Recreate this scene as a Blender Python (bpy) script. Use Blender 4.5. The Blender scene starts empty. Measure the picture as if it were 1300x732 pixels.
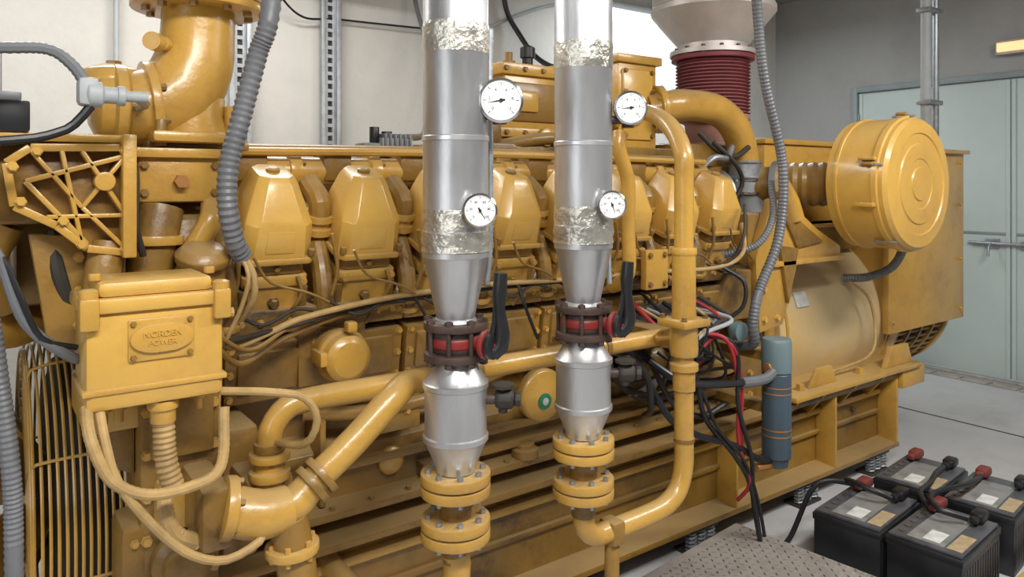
import bpy, bmesh, math, random
from mathutils import Vector, Matrix
random.seed(4)
V=Vector
# ------------------------------------------------------------ materials
def mat(name,col,rough=.45,metal=0.0,var=.12,scale=5,dust=None,dustamt=.6,bump=0,bscale=60,stretch=None,coat=0,col2=None,c2=(.5,.7)):
    m=bpy.data.materials.new(name); m.use_nodes=True
    nt=m.node_tree; N=nt.nodes; L=nt.links
    b=N['Principled BSDF']; tc=N.new('ShaderNodeTexCoord')
    mp=N.new('ShaderNodeMapping'); L.new(tc.outputs['Object'],mp.inputs[0])
    if stretch: mp.inputs['Scale'].default_value=stretch
    n=N.new('ShaderNodeTexNoise'); n.inputs['Scale'].default_value=scale; n.inputs['Detail'].default_value=6; n.inputs['Roughness'].default_value=.62
    L.new(mp.outputs[0],n.inputs['Vector'])
    r=N.new('ShaderNodeValToRGB'); L.new(n.outputs['Fac'],r.inputs[0])
    r.color_ramp.elements[0].position=.3; r.color_ramp.elements[1].position=.7
    r.color_ramp.elements[0].color=[max(0,c*(1-var)) for c in col]+[1]
    r.color_ramp.elements[1].color=[min(1,c*(1+var)) for c in col]+[1]
    out=r.outputs[0]
    if col2:
        n3=N.new('ShaderNodeTexNoise'); n3.inputs['Scale'].default_value=scale*.5; n3.inputs['Detail'].default_value=8; n3.inputs['Roughness'].default_value=.7
        L.new(mp.outputs[0],n3.inputs['Vector'])
        r3=N.new('ShaderNodeValToRGB'); r3.color_ramp.elements[0].position=c2[0]; r3.color_ramp.elements[1].position=c2[1]
        L.new(n3.outputs['Fac'],r3.inputs[0])
        mx=N.new('ShaderNodeMix'); mx.data_type='RGBA'; L.new(r3.outputs[0],mx.inputs['Factor']); L.new(out,mx.inputs['A']); mx.inputs['B'].default_value=list(col2)+[1]
        out=mx.outputs['Result']
    if dust:
        g=N.new('ShaderNodeNewGeometry'); s=N.new('ShaderNodeSeparateXYZ'); L.new(g.outputs['Normal'],s.inputs[0])
        mr=N.new('ShaderNodeMapRange'); mr.inputs['From Min'].default_value=.25; mr.inputs['From Max'].default_value=.95; mr.inputs['To Max'].default_value=dustamt
        L.new(s.outputs['Z'],mr.inputs['Value'])
        mx=N.new('ShaderNodeMix'); mx.data_type='RGBA'; L.new(mr.outputs[0],mx.inputs['Factor']); L.new(out,mx.inputs['A']); mx.inputs['B'].default_value=list(dust)+[1]
        out=mx.outputs['Result']
    L.new(out,b.inputs['Base Color'])
    b.inputs['Metallic'].default_value=metal
    rr=N.new('ShaderNodeMapRange'); rr.inputs['To Min'].default_value=max(.02,rough-.1); rr.inputs['To Max'].default_value=min(1,rough+.15)
    L.new(n.outputs['Fac'],rr.inputs['Value']); L.new(rr.outputs[0],b.inputs['Roughness'])
    if coat: b.inputs['Coat Weight'].default_value=coat; b.inputs['Coat Roughness'].default_value=.15
    if bump:
        n2=N.new('ShaderNodeTexNoise'); n2.inputs['Scale'].default_value=bscale; n2.inputs['Detail'].default_value=4
        L.new(mp.outputs[0],n2.inputs['Vector'])
        bp=N.new('ShaderNodeBump'); bp.inputs['Strength'].default_value=bump; bp.inputs['Distance'].default_value=.01
        L.new(n2.outputs['Fac'],bp.inputs['Height']); L.new(bp.outputs[0],b.inputs['Normal'])
    return m
def emis(name,col,st):
    m=bpy.data.materials.new(name); m.use_nodes=True; b=m.node_tree.nodes['Principled BSDF']
    b.inputs['Base Color'].default_value=(*col,1); b.inputs['Emission Color'].default_value=(*col,1); b.inputs['Emission Strength'].default_value=st
    return m
DU=(.42,.31,.16)
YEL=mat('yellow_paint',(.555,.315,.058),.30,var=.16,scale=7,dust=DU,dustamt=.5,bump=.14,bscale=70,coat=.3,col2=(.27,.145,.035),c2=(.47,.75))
YED=mat('yellow_paint_grimy_shaded',(.33,.18,.034),.38,var=.35,scale=7,dust=DU,dustamt=.5,bump=.2,bscale=50,coat=.15,col2=(.075,.042,.014),c2=(.42,.68))  # grime tones, with the base colour darkened further to deepen shadows
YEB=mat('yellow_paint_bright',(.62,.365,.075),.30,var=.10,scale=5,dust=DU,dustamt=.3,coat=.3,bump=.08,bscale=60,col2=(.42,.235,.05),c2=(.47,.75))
YDR=mat('yellow_paint_dusty',(.60,.46,.25),.5,var=.1,scale=3,col2=(.56,.37,.12))
ALU=mat('aluminium_cladding',(.60,.61,.63),.36,metal=.85,var=.14,scale=9,bump=.5,bscale=9,stretch=(1,1,.35),col2=(.46,.46,.46),c2=(.5,.75))
ALW=mat('crumpled_foil_tape',(.56,.54,.48),.32,metal=.8,var=.25,scale=12,bump=1.0,bscale=28)
STL=mat('galvanised_steel',(.36,.38,.40),.4,metal=.7,var=.2,scale=20)
ROD=mat('weathered_flange_steel',(.085,.055,.045),.5,metal=.3,var=.4,scale=14)
DRK=mat('near_black',(.03,.024,.018),.6,var=.4)  # plain near-black for hoses and fittings, and behind slots and vent bars
BLK=mat('black_plastic',(.013,.013,.015),.35,var=.2)
RED=mat('red_valve_paint',(.22,.02,.018),.4,var=.2,dust=(.2,.1,.08),dustamt=.5)
BEL=mat('red_rubber_bellows',(.22,.035,.05),.6,var=.25,dust=(.4,.25,.22),dustamt=.5)
PNK=mat('dusty_pink_steel',(.38,.2,.17),.7,var=.25,dust=(.5,.4,.33))
SIL=mat('silencer_steel',(.58,.53,.50),.45,metal=.45,var=.16,scale=4)
GRY=mat('grey_conduit_plastic',(.14,.145,.155),.4,var=.2)
LGR=mat('light_grey_plastic',(.34,.36,.37),.5)
CRM=mat('beige_hose',(.40,.26,.10),.6,var=.25,scale=20)
BLU=mat('blue_grey_filter_paint',(.05,.08,.105),.35,var=.15)
BLL=mat('blue_grey_cap_paint',(.15,.215,.235),.4,var=.12)
COP=mat('copper_band',(.5,.24,.08),.35,metal=.6)
DIAL=mat('white_dial',(.84,.85,.84),.4,var=.02)
CHR=mat('chrome_bezel',(.6,.6,.62),.2,metal=1,var=.05)
LAB=mat('paper_label',(.56,.57,.55),.5,var=.2,scale=25)
LBG=mat('grey_battery_label',(.20,.205,.20),.35,var=.3,scale=18)
LABY=mat('tan_battery_label',(.38,.29,.17),.5,var=.25,scale=25)
GRN=mat('green_sticker',(.02,.2,.1),.5)
BAT=mat('battery_case',(.016,.017,.02),.35,var=.3)
BTP=mat('battery_lid_dusty',(.07,.072,.08),.3,var=.35,scale=12)
BRN=mat('terminal_boot_red',(.17,.035,.03),.5)
CHK=mat('tread_plate_steel',(.34,.31,.285),.5,metal=.15,var=.25,scale=8,col2=(.22,.195,.175))
CHS=mat('tread_stud_steel',(.18,.16,.145),.35,metal=.5,var=.2,scale=8)
DOOR=mat('door_paint',(.50,.575,.555),.5,var=.05,scale=2)
DFR=mat('door_frame_paint',(.24,.28,.29),.5,var=.1)
RCB=mat('red_cable',(.35,.02,.03),.45)
WAL=mat('plaster_light',(.62,.61,.575),.85,var=.12,scale=1.2,bump=.2,bscale=25,col2=(.42,.41,.385),c2=(.44,.70))
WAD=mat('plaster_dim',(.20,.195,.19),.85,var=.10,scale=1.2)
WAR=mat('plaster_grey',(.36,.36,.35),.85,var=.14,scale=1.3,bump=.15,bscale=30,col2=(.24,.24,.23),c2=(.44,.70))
CEI=mat('ceiling_concrete',(.28,.28,.27),.9)
FLR=mat('concrete_floor',(.50,.50,.51),.5,var=.14,scale=1.5,bump=.1,bscale=50,col2=(.30,.295,.29),c2=(.48,.74))
TRM=mat('tile_trim',(.34,.32,.29),.5,var=.25,scale=15)
TUBE=emis('fluorescent_tube',(.93,.97,1),9)
AMB=emis('amber_lamp_lens',(1,.42,.2),1.6)

# ------------------------------------------------------------ mesh builder
def root(name,loc=(0,0,0),rz=0):
    e=bpy.data.objects.new(name,None); e.empty_display_size=.1
    bpy.context.scene.collection.objects.link(e); e.location=loc; e.rotation_euler=(0,0,rz); return e
def frame(ax):
    a=V(ax).normalized(); t=V((0,0,1)) if abs(a.z)<.9 else V((1,0,0))
    u=a.cross(t).normalized(); w=a.cross(u).normalized(); return a,u,w
class B:
    def __init__(s,name,parent=None,loc=None,rz=0):
        s.name=name; s.p=parent; s.v=[]; s.f=[]; s.m=[]; s.mats=[]; s.loc=loc; s.rz=rz
    def mi(s,m):
        if m not in s.mats: s.mats.append(m)
        return s.mats.index(m)
    def raw(s,vs,fs,m,bev=0,seg=2):
        k=s.mi(m)
        if bev>0:
            bm=bmesh.new(); bv=[bm.verts.new(v) for v in vs]
            for f in fs:
                try: bm.faces.new([bv[i] for i in f])
                except ValueError: pass
            bmesh.ops.recalc_face_normals(bm,faces=bm.faces)
            es=[e for e in bm.edges if len(e.link_faces)==2 and e.calc_face_angle()>math.radians(28)]
            if es: bmesh.ops.bevel(bm,geom=es,offset=bev,segments=seg,affect='EDGES',clamp_overlap=True,profile=.5)
            bm.verts.index_update()
            vs=[v.co.copy() for v in bm.verts]; fs=[[v.index for v in f.verts] for f in bm.faces]; bm.free()
        o=len(s.v); s.v+= [tuple(v) for v in vs]
        for f in fs: s.f.append([i+o for i in f]); s.m.append(k)
    def b(s,x0,x1,y0,y1,z0,z1,m,bev=.004,R=None,c=None):
        vs=[V((x,y,z)) for z in (z0,z1) for y in (y0,y1) for x in (x0,x1)]
        if R is not None:
            c=V(c) if c is not None else V(((x0+x1)/2,(y0+y1)/2,(z0+z1)/2)); vs=[R@(v-c)+c for v in vs]
        s.raw(vs,[[0,2,3,1],[4,5,7,6],[0,1,5,4],[2,6,7,3],[0,4,6,2],[1,3,7,5]],m,bev)
    def lathe(s,p,ax,prof,m,n=28,bev=0,sq=None):
        a,u,w=frame(ax); p=V(p); vs=[];fs=[]
        for r,h in prof:
            for i in range(n):
                t=2*math.pi*i/n; vs.append(p+a*h+(u*math.cos(t)+w*math.sin(t))*max(r,1e-5))
        for j in range(len(prof)-1):
            for i in range(n):
                k=(i+1)%n; fs.append([j*n+i,j*n+k,(j+1)*n+k,(j+1)*n+i])
        fs.append(list(range(n))[::-1]); fs.append([(len(prof)-1)*n+i for i in range(n)])
        s.raw(vs,fs,m,bev)
    def cyl(s,p1,p2,r,m,r2=None,n=24,bev=.002):
        p1=V(p1);p2=V(p2); s.lathe(p1,p2-p1,[(r,0),(r2 if r2 is not None else r,(p2-p1).length)],m,n,bev)
    def bolts(s,p,ax,R,cnt,m,r=.008,h=.012,off=0):
        a,u,w=frame(ax); p=V(p)
        for i in range(cnt):
            t=2*math.pi*(i+.5)/cnt+off; q=p+(u*math.cos(t)+w*math.sin(t))*R
            s.lathe(q,a,[(r,-.001),(r,h)],m,6)
    def bolt(s,p,ax,m,r=.008,h=.01): s.lathe(p,ax,[(r*1.35,0),(r*1.35,h*.25),(r,h*.25),(r,h)],m,6)
    def flange(s,p,ax,r,t,m,cnt=8,br=.009,bm=None,bore=.78):
        s.lathe(p,ax,[(r,0),(r,t)],m,32,.003)
        if cnt:
            s.bolts(V(p)+V(ax).normalized()*t,ax,r*bore,cnt,bm or m,br,.012)
            s.bolts(V(p),-V(ax),r*bore,cnt,bm or m,br,.012)
    def tube(s,pts,r,m,n=12,step=None,rib=0,smooth=True,radii=None):
        P=[V(q) for q in pts]; out=[];rad=[]
        if smooth and len(P)>2:
            Q=[P[0]*2-P[1]]+P+[P[-1]*2-P[-2]]
            for i in range(1,len(Q)-2):
                L=(Q[i+1]-Q[i]).length; st=step or max(.02,r*.6); k=max(2,int(L/st))
                for j in range(k):
                    t=j/k; a,b_,c,d=Q[i-1],Q[i],Q[i+1],Q[i+2]
                    out.append(.5*((2*b_)+(c-a)*t+(2*a-5*b_+4*c-d)*t*t+(3*b_-a-3*c+d)*t**3))
                    rad.append((radii[i-1]*(1-t)+radii[i]*t) if radii else r)
            out.append(P[-1]); rad.append(radii[-1] if radii else r)
        else:
            out=P; rad=radii or [r]*len(P)
        vs=[];fs=[]; u=None
        for i,q in enumerate(out):
            t=(out[min(i+1,len(out)-1)]-out[max(i-1,0)]).normalized()
            if u is None: _,u,_w=frame(t)
            u=(u-t*u.dot(t)).normalized(); w=t.cross(u)
            rr=rad[i]*(1-rib*(i%2)) if rib else rad[i]
            for j in range(n):
                a=2*math.pi*j/n; vs.append(q+(u*math.cos(a)+w*math.sin(a))*rr)
        for i in range(len(out)-1):
            for j in range(n):
                k=(j+1)%n; fs.append([i*n+j,i*n+k,(i+1)*n+k,(i+1)*n+j])
        fs.append(list(range(n))[::-1]); fs.append([(len(out)-1)*n+j for j in range(n)])
        s.raw(vs,fs,m)
    def prism(s,poly,ax,a0,a1,m,bev=.004):
        n=len(poly); f={'x':lambda p,a:V((a,p[0],p[1])),'y':lambda p,a:V((p[0],a,p[1])),'z':lambda p,a:V((p[0],p[1],a))}[ax]
        vs=[f(p,a0) for p in poly]+[f(p,a1) for p in poly]
        fs=[list(range(n)),[n+i for i in range(n)][::-1]]+[[i,(i+1)%n,n+(i+1)%n,n+i] for i in range(n)]
        s.raw(vs,fs,m,bev)
    def loft(s,secs,m,bev=.004):
        n=len(secs[0]); vs=[v for c in secs for v in c]; fs=[]
        for j in range(len(secs)-1):
            for i in range(n):
                k=(i+1)%n; fs.append([j*n+i,j*n+k,(j+1)*n+k,(j+1)*n+i])
        fs.append(list(range(n))[::-1]); fs.append([(len(secs)-1)*n+i for i in range(n)])
        s.raw(vs,fs,m,bev)
    def done(s,ang=33):
        me=bpy.data.meshes.new(s.name); me.from_pydata(s.v,[],s.f)
        for m in s.mats: me.materials.append(m)
        me.polygons.foreach_set('material_index',s.m)
        bm=bmesh.new(); bm.from_mesh(me); bmesh.ops.recalc_face_normals(bm,faces=bm.faces); bm.to_mesh(me); bm.free()
        me.polygons.foreach_set('use_smooth',[True]*len(me.polygons)); me.set_sharp_from_angle(angle=math.radians(ang)); me.update()
        o=bpy.data.objects.new(s.name,me); bpy.context.scene.collection.objects.link(o)
        if s.p: o.parent=s.p
        if s.loc is not None: o.location=s.loc; o.rotation_euler=(0,0,s.rz)
        return o
def text(body,parent,loc,rot,size,m,ext=.0008,name='lettering'):
    c=bpy.data.curves.new(name,'FONT'); c.body=body; c.size=size; c.extrude=ext; c.align_x='CENTER'; c.align_y='CENTER'
    c.materials.append(m); o=bpy.data.objects.new(name,c); bpy.context.scene.collection.objects.link(o)
    o.parent=parent; o.location=loc; o.rotation_euler=rot; return o
def hose(name,pts,r,m,rib=0,n=10,step=None,parent=None):
    a=B(name,parent); a.tube(pts,r,m,n,step=step or (.006 if rib else None),rib=rib); a.done()

# ------------------------------------------------------------ room
HC=3.4
a=B('floor'); a.b(-2.3,6.75,-2.1,4.65,-.1,0,FLR,0); a.done()
a=B('ceiling'); a.b(-2.3,6.75,-2.1,4.65,HC,HC+.1,CEI,0); a.done()
a=B('wall_back'); a.b(-2.3,6.75,4.55,4.65,0,HC,WAL,0); a.done()
a=B('wall_left'); a.b(-2.3,-2.2,-2.0,4.55,0,HC,WAD,0); a.done()
a=B('wall_front'); a.b(-2.3,6.75,-2.1,-2.0,0,HC,WAD,0); a.done()
a=B('wall_right'); a.b(6.65,6.75,3.72,4.55,0,HC,WAR,0); a.b(6.65,6.75,-2.0,1.12,0,HC,WAR,0); a.b(6.65,6.75,1.12,3.72,2.47,HC,WAR,0); a.done()
a=B('baseboard_right'); a.b(6.63,6.65,3.72,4.55,0,.1,TRM); a.b(6.63,6.65,-2,1.12,0,.1,TRM); a.done()
a=B('trim_1'); a.b(6.60,6.65,1.17,3.67,0,.02,TRM)
for i in range(30): a.b(6.42,6.56,-1.9+i*.21,-1.9+i*.21+.195,.001,.010,TRM,.002)
a.done()
a=B('trim_2')
for x in (2.0,5.3): a.b(x,x+.012,-2,4.5,0,.003,DRK,0)
a.b(-2.2,6.6,.55,.562,0,.003,DRK,0); a.done()
d=root('door_1')
a=B('frame',d); a.b(6.62,6.72,3.67,3.72,0,2.47,DFR); a.b(6.62,6.72,1.12,1.17,0,2.47,DFR); a.b(6.62,6.72,1.17,3.67,2.42,2.47,DFR); a.done()
for i,(y0,y1) in enumerate([(2.425,3.665),(1.175,2.415)]):
    a=B('leaf_%d'%(i+1),d); a.b(6.66,6.70,y0,y1,.025,2.415,DOOR)
    a.b(6.652,6.662,y0,y1,1.17,1.19,DFR,.001); a.b(6.65,6.662,y0,y0+.03,.03,2.41,DOOR,.002); a.b(6.65,6.662,y1-.03,y1,.03,2.41,DOOR,.002)
    for z in (.3,1.2,2.1): a.cyl((6.645,(y1 if i==0 else y0),z),(6.645,(y1 if i==0 else y0),z+.12),.012,DFR,n=10)
    a.done()
a=B('bolt_lock',d); a.cyl((6.63,2.12,1.10),(6.63,2.72,1.10),.014,STL); a.b(6.64,6.66,2.25,2.35,1.06,1.14,STL); a.b(6.64,6.66,2.5,2.6,1.06,1.14,STL); a.tube([(6.63,2.55,1.10),(6.58,2.55,1.08),(6.56,2.55,1.0)],.01,STL); a.done()

def perf_post(x,y,w):
    p=B('slotted_steel_post'); p.b(x-w/2,x-w/2+.03,y-.04,y,0,HC,STL,.001); p.b(x+w/2-.03,x+w/2,y-.04,y,0,HC,STL,.001)
    p.b(x-w/2+.03,x-.015,y-.012,y,0,HC,STL,0); p.b(x+.015,x+w/2-.03,y-.012,y,0,HC,STL,0)
    z=.02
    while z<HC-.06: p.b(x-.015,x+.015,y-.012,y,z,z+.022,STL,0); z+=.055
    p.b(x-.012,x+.012,y,y+.004,0,HC,DRK,0); p.done()
perf_post(1.83,4.50,.13); perf_post(1.27,4.50,.13)
t=B('cable_tray'); t.b(-1.5,2.2,4.25,4.5,2.86,2.87,STL,0); t.b(-1.5,2.2,4.25,4.26,2.86,2.93,STL,0); t.b(-1.5,2.2,4.49,4.5,2.86,2.93,STL,0)
for i in range(40): t.b(-1.45+i*.09,-1.41+i*.09,4.28,4.47,2.854,2.861,DRK,0)
t.b(-1.0,-.96,4.25,4.52,2.87,HC,STL); t.b(1.0,1.04,4.25,4.52,2.87,HC,STL); t.done()
hose('wall_cable',[(1.3,4.3,2.88),(1.6,4.45,2.63),(1.9,4.5,2.64),(2.47,4.5,2.655),(2.9,4.5,2.67)],.007,BLK)
hose('wall_cable',[(2.42,4.48,3.39),(2.42,4.45,2.84),(2.40,4.2,2.4),(2.2,3.9,2.05),(1.9,3.4,1.85),(1.45,2.75,1.78)],.016,GRY)
hose('wall_cable',[(2.9,4.52,2.66),(3.05,4.52,2.73),(3.65,4.52,2.98),(4.25,4.52,3.1)],.012,LGR)
hose('wall_cable',[(3.2,4.5,3.39),(3.2,4.5,2.95),(3.3,4.45,2.7),(3.36,4.2,2.45),(3.1,3.2,2.2),(2.6,3.0,2.2)],.02,BLK)
hose('wall_cable',[(4.1,4.52,3.39),(4.12,4.52,2.9),(4.2,4.48,2.5),(4.4,4.3,2.3),(4.2,3.6,2.0),(3.9,3.3,1.85)],.014,BLK)
hose('wall_cable',[(4.3,4.52,3.0),(4.33,4.52,2.6),(4.6,4.5,2.3),(5.0,4.4,2.0)],.012,LGR)
t=B('wall_conduit'); t.cyl((.62,4.5,0),(.62,4.5,HC),.014,LGR); t.done()
t=B('metal_conduit'); t.cyl((5.03,2.32,1.80),(5.03,2.32,HC),.032,LGR); t.cyl((5.12,2.30,1.80),(5.12,2.30,HC),.02,STL)
for z in (2.1,2.7,3.2): t.b(4.98,5.16,2.27,2.36,z,z+.03,STL)
t.done()
def batten(x0,x1,y,z,wall=True):
    r=root('fluorescent_light'); q=B('housing',r); q.b(x0,x1,y-.04,y+.05,z,z+.06,LGR)
    q.b(x0,x0+.03,y-.035,y+.035,z-.04,z,LGR); q.b(x1-.03,x1,y-.035,y+.035,z-.04,z,LGR)
    if not wall: q.cyl((x0+.2,y,z+.05),(x0+.2,y,HC),.006,STL); q.cyl((x1-.2,y,z+.05),(x1-.2,y,HC),.006,STL)
    q.done(); q=B('tubes',r); q.cyl((x0+.03,y,z-.022),(x1-.03,y,z-.022),.013,TUBE); q.done()
batten(4.2,4.95,4.5,3.04)
for (x,y) in [(0,.4),(2.9,.4),(0,3.2),(1.5,-1.2)]: batten(x,x+1.25,y,3.2,False)
r=root('wall_emergency_lamp'); q=B('housing',r); q.b(6.56,6.65,2.2,2.50,2.60,2.71,LGR); q.done(); q=B('lens',r); q.b(6.535,6.56,2.22,2.48,2.62,2.69,AMB); q.done()

# ------------------------------------------------------------ base frame
bf=root('engine_base_skid')
a=B('side_rail',bf)
a.prism([(2.08,.525),(2.08,.50),(2.19,.49),(2.19,.15),(2.08,.14),(2.08,.115),(2.35,.115),(2.35,.525)],'x',.35,4.2,YED)
a.prism([(3.52,.525),(3.52,.50),(3.41,.49),(3.41,.15),(3.52,.14),(3.52,.115),(3.25,.115),(3.25,.525)],'x',.35,4.2,YED)
for x in (.36,1.6,2.9,4.06): a.b(x,x+.12,2.35,3.25,.13,.45,YED)
a.b(.5,4.15,2.16,2.195,.40,.43,YEL); a.b(.5,4.15,2.17,2.195,.29,.31,YED)
for x in (.7,1.32,1.95,2.5,3.3,3.9):
    a.cyl((x,2.195,.35),(x,2.175,.35),.014,ROD)
for x in (2.75,3.55,4.17): a.prism([(2.08,.5),(2.19,.5),(2.19,.14),(2.08,.14)],'x',x,x+.015,YEL)
a.done()
a=B('generator_mount',bf)
a.b(3.15,4.38,2.04,2.35,.545,.57,YEL)
for x in (3.2,3.42,3.72,4.0,4.3):
    a.prism([(2.05,.55),(2.2,.55),(2.2,.40),(2.17,.40)],'x',x,x+.02,YEL)
for x in (3.3,3.85,4.3): a.bolt((x,2.12,.57),(0,0,1),YEL,.02,.03)
a.prism([(3.35,.57),(3.6,.57),(3.55,.66),(3.42,.66)],'y',2.1,2.12,YEL); a.prism([(4.05,.57),(4.35,.57),(4.3,.68),(4.12,.68)],'y',2.08,2.11,YEL)
a.b(4.2,4.45,2.06,2.3,.44,.55,YEL)
a.done()
for x in (.7,1.75,2.55,3.35,4.02):
    for y in (2.14,3.42):
        r=root('spring_isolator'); q=B('isolator_body',r); q.b(x-.09,x+.09,y-.05,y+.05,0,.014,DRK); q.b(x-.09,x+.09,y-.05,y+.05,.098,.114,DRK)
        for dx in (-.06,0,.06):
            pts=[(x+dx+.022*math.cos(t*.9),y-.02+.022*math.sin(t*.9),.014+t*.0024) for t in range(36)]
            q.tube(pts,.005,STL,6,smooth=False)
        q.done()

# ------------------------------------------------------------ engine
en=root('diesel_engine')
XC=[.69+.28*i for i in range(8)]
a=B('crankcase',en)
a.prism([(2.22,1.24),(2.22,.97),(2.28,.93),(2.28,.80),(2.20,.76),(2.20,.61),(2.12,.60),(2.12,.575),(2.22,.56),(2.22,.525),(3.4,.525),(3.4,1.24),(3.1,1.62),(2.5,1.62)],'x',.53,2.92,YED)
a.b(.55,2.9,2.165,2.2,.70,.725,YED); a.b(1.2,2.9,2.15,2.2,.64,.665,YED)
for i,x in enumerate(XC):
    R=Matrix.Rotation(math.radians(9),3,'X')
    a.b(x-.132,x+.132,2.12,2.2,.975,1.145,YED,.006,R); a.b(x-.10,x+.10,2.108,2.14,1.0,1.12,YED,.01,R)
    for dx in (-.118,.118):
        for z in (.99,1.06,1.13): a.bolt((x+dx,2.122+(1.06-z)*.16,z),(0,-1,-.1),YEL,.009,.014)
    a.b(x-.13,x+.13,2.10,2.24,1.165,1.235,YED,.006)
    for dx in (-.11,-.04,.04,.11): a.bolt((x+dx,2.10,1.2),(0,-1,0),YEL,.009,.013)
    if i%2: a.b(x-.125,x-.105,2.15,2.30,.61,.95,YED,.006)
a.lathe((1.72,2.2,.80),(0,-1,0),[(.10,0),(.10,.03),(.09,.04)],YEL,36,.003); a.lathe((1.72,2.16,.78),(0,-1,0),[(.030,0),(.030,.004)],GRN,20); a.lathe((1.72,2.157,.78),(0,-1,0),[(.014,0),(.014,.004)],LAB,20)
a.lathe((1.62,2.15,.60),(0,0,1),[(.05,0),(.05,.03),(.035,.035),(.035,.05)],YED,20,.002)
for x in (1.0,2.1,2.5): a.b(x,x+.18,2.13,2.26,.80,.93,YED,.01); a.bolt((x+.05,2.13,.86),(0,-1,0),YEL); a.bolt((x+.13,2.13,.86),(0,-1,0),YEL)
for x in (1.1,1.9): a.lathe((x,2.2,.69),(0,-1,0),[(.045,0),(.045,.02),(.025,.03)],YEL,20,.003)
a.tube([(.8,2.18,.90),(1.0,2.14,.88),(1.3,2.14,.89),(1.55,2.16,.93)],.022,YED,12)
a.tube([(1.85,2.16,.9),(2.0,2.12,.86),(2.2,2.12,.72),(2.6,2.14,.70)],.016,DRK,10)
for i in range(18): a.bolt((.62+i*.13,2.14,.60),(0,0,1),YED,.009,.012)
a.done()
def rect(c,a_,n_,h,w,d,k=0,q=.0):
    o=c+a_*h+n_*k; x=V((1,0,0))
    return [o+x*(-w/2+q)+n_*(d/2),o+x*(w/2-q)+n_*(d/2),o+x*(w/2)+n_*(d/2-q),o+x*(w/2)+n_*(-d/2+q),o+x*(w/2-q)+n_*(-d/2),o+x*(-w/2+q)+n_*(-d/2),o+x*(-w/2)+n_*(-d/2+q),o+x*(-w/2)+n_*(d/2-q)]
def head(x,side,idx):
    th=math.radians(20); sg=-1 if side=='l' else 1
    y0=2.24 if side=='l' else 3.36
    c=V((x,y0,1.215)); A=V((0,sg*math.sin(th),math.cos(th))); Nn=V((0,sg*math.cos(th),-math.sin(th)))
    h=B('cylinder_head_%s_%d'%(side,idx),en)
    h.loft([rect(c,A,Nn,0,.235,.25,0,.02),rect(c,A,Nn,.03,.235,.25,0,.02),rect(c,A,Nn,.05,.19,.215,0,.015),rect(c,A,Nn,.125,.165,.2,0,.01),rect(c,A,Nn,.13,.185,.22,0,.01),rect(c,A,Nn,.16,.185,.22,0,.01)],YEL,.002)
    h.loft([rect(c,A,Nn,.163,.165,.2,0,.012),rect(c,A,Nn,.205,.165,.2,0,.012)],YED)
    h.loft([rect(c,A,Nn,.203,.212,.245,0,.02),rect(c,A,Nn,.22,.212,.245,0,.02)],YEL,.003)
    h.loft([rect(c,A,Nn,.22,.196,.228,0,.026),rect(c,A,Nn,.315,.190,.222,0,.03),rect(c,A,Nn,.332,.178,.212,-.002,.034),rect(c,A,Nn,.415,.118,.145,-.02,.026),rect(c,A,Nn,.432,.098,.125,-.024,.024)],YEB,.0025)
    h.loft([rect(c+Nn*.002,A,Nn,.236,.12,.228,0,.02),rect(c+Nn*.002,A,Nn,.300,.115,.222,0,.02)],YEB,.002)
    for dx in (-.085,.085):
        for z in (.035,.147): h.bolt(c+V((dx*1.08 if z<.1 else dx*.9,0,0))+A*z+Nn*(.125 if z<.1 else .110),Nn,YEL,.010,.016)
        h.cyl(c+V((dx*1.08,0,0))+A*.222+Nn*.112,c+V((dx*1.08,0,0))+A*.245+Nn*.112,.010,YED,n=6)
        h.cyl(c+V((dx,0,0))+A*.04+Nn*.10,c+V((dx,0,0))+A*.12+Nn*.095,.016,YED,n=12)
    h.bolt(c+A*.08+Nn*.105,Nn,YED,.013,.02); h.bolt(c+A*.185+Nn*.10,Nn,YED,.008,.012)
    h.lathe(c+A*.428-Nn*.024,A,[(.02,0),(.02,.012),(.012,.016)],YED,12)
    e=c+V((-.128,0,0))
    h.tube([e+Nn*.115+A*.0,e+Nn*.11+A*.07,e+V((.0,0,0))+Nn*.06+A*.15,e-Nn*.02+A*.22],.030,YED,12)
    h.lathe(e+Nn*.115+A*.02,A,[(.042,0),(.042,.018)],YEL,16,.002); h.bolts(e+Nn*.115+A*.038,A,.034,4,YED,.006,.008)
    h.tube([e-Nn*.02+A*.24,e-Nn*.02+A*.33,c+V((-.14,0,0))-Nn*.10+A*.37],.034,YED,12)
    h.lathe(e-Nn*.02+A*.24,A,[(.05,0),(.05,.02),(.04,.022),(.04,.04),(.05,.042),(.05,.06)],YEL,16)
    h.tube([c+V((.06,0,0))+A*.16+Nn*.11,c+V((.07,0,0))+A*.12+Nn*.135,c+V((.04,0,0))+A*.06+Nn*.14,c+V((.0,0,0))+A*.0+Nn*.145],.006,YED,8)
    h.done(24)
for i,x in enumerate(XC):
    head(x,'l',i+1); head(x,'r',i+1)
a=B('coolant_manifold',en)
for y in (2.36,3.24):
    a.cyl((.42,y,1.63),(2.85,y,1.63),.05,YEL,n=24)
    for x in XC:
        a.lathe((x-.14,y,1.63),(1,0,0),[(.062,-.02),(.062,.02)],YEL,24,.003); a.bolts((x-.14+.02,y,1.63),(1,0,0),.055,6,YED,.007,.01)
        a.b(x-.05,x+.05,y-.05,y+.05,1.60,1.695,YED,.01)
a.b(.53,2.9,2.5,3.1,1.58,1.66,YED,.01)
a.tube([(.6,2.30,1.69),(1.3,2.3,1.70),(2.0,2.3,1.70),(2.8,2.3,1.69)],.014,YEL,8)
a.tube([(.6,2.42,1.70),(1.6,2.42,1.71),(2.8,2.42,1.70)],.02,YED,8)
a.done()
a=B('aftercooler',en)
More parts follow.
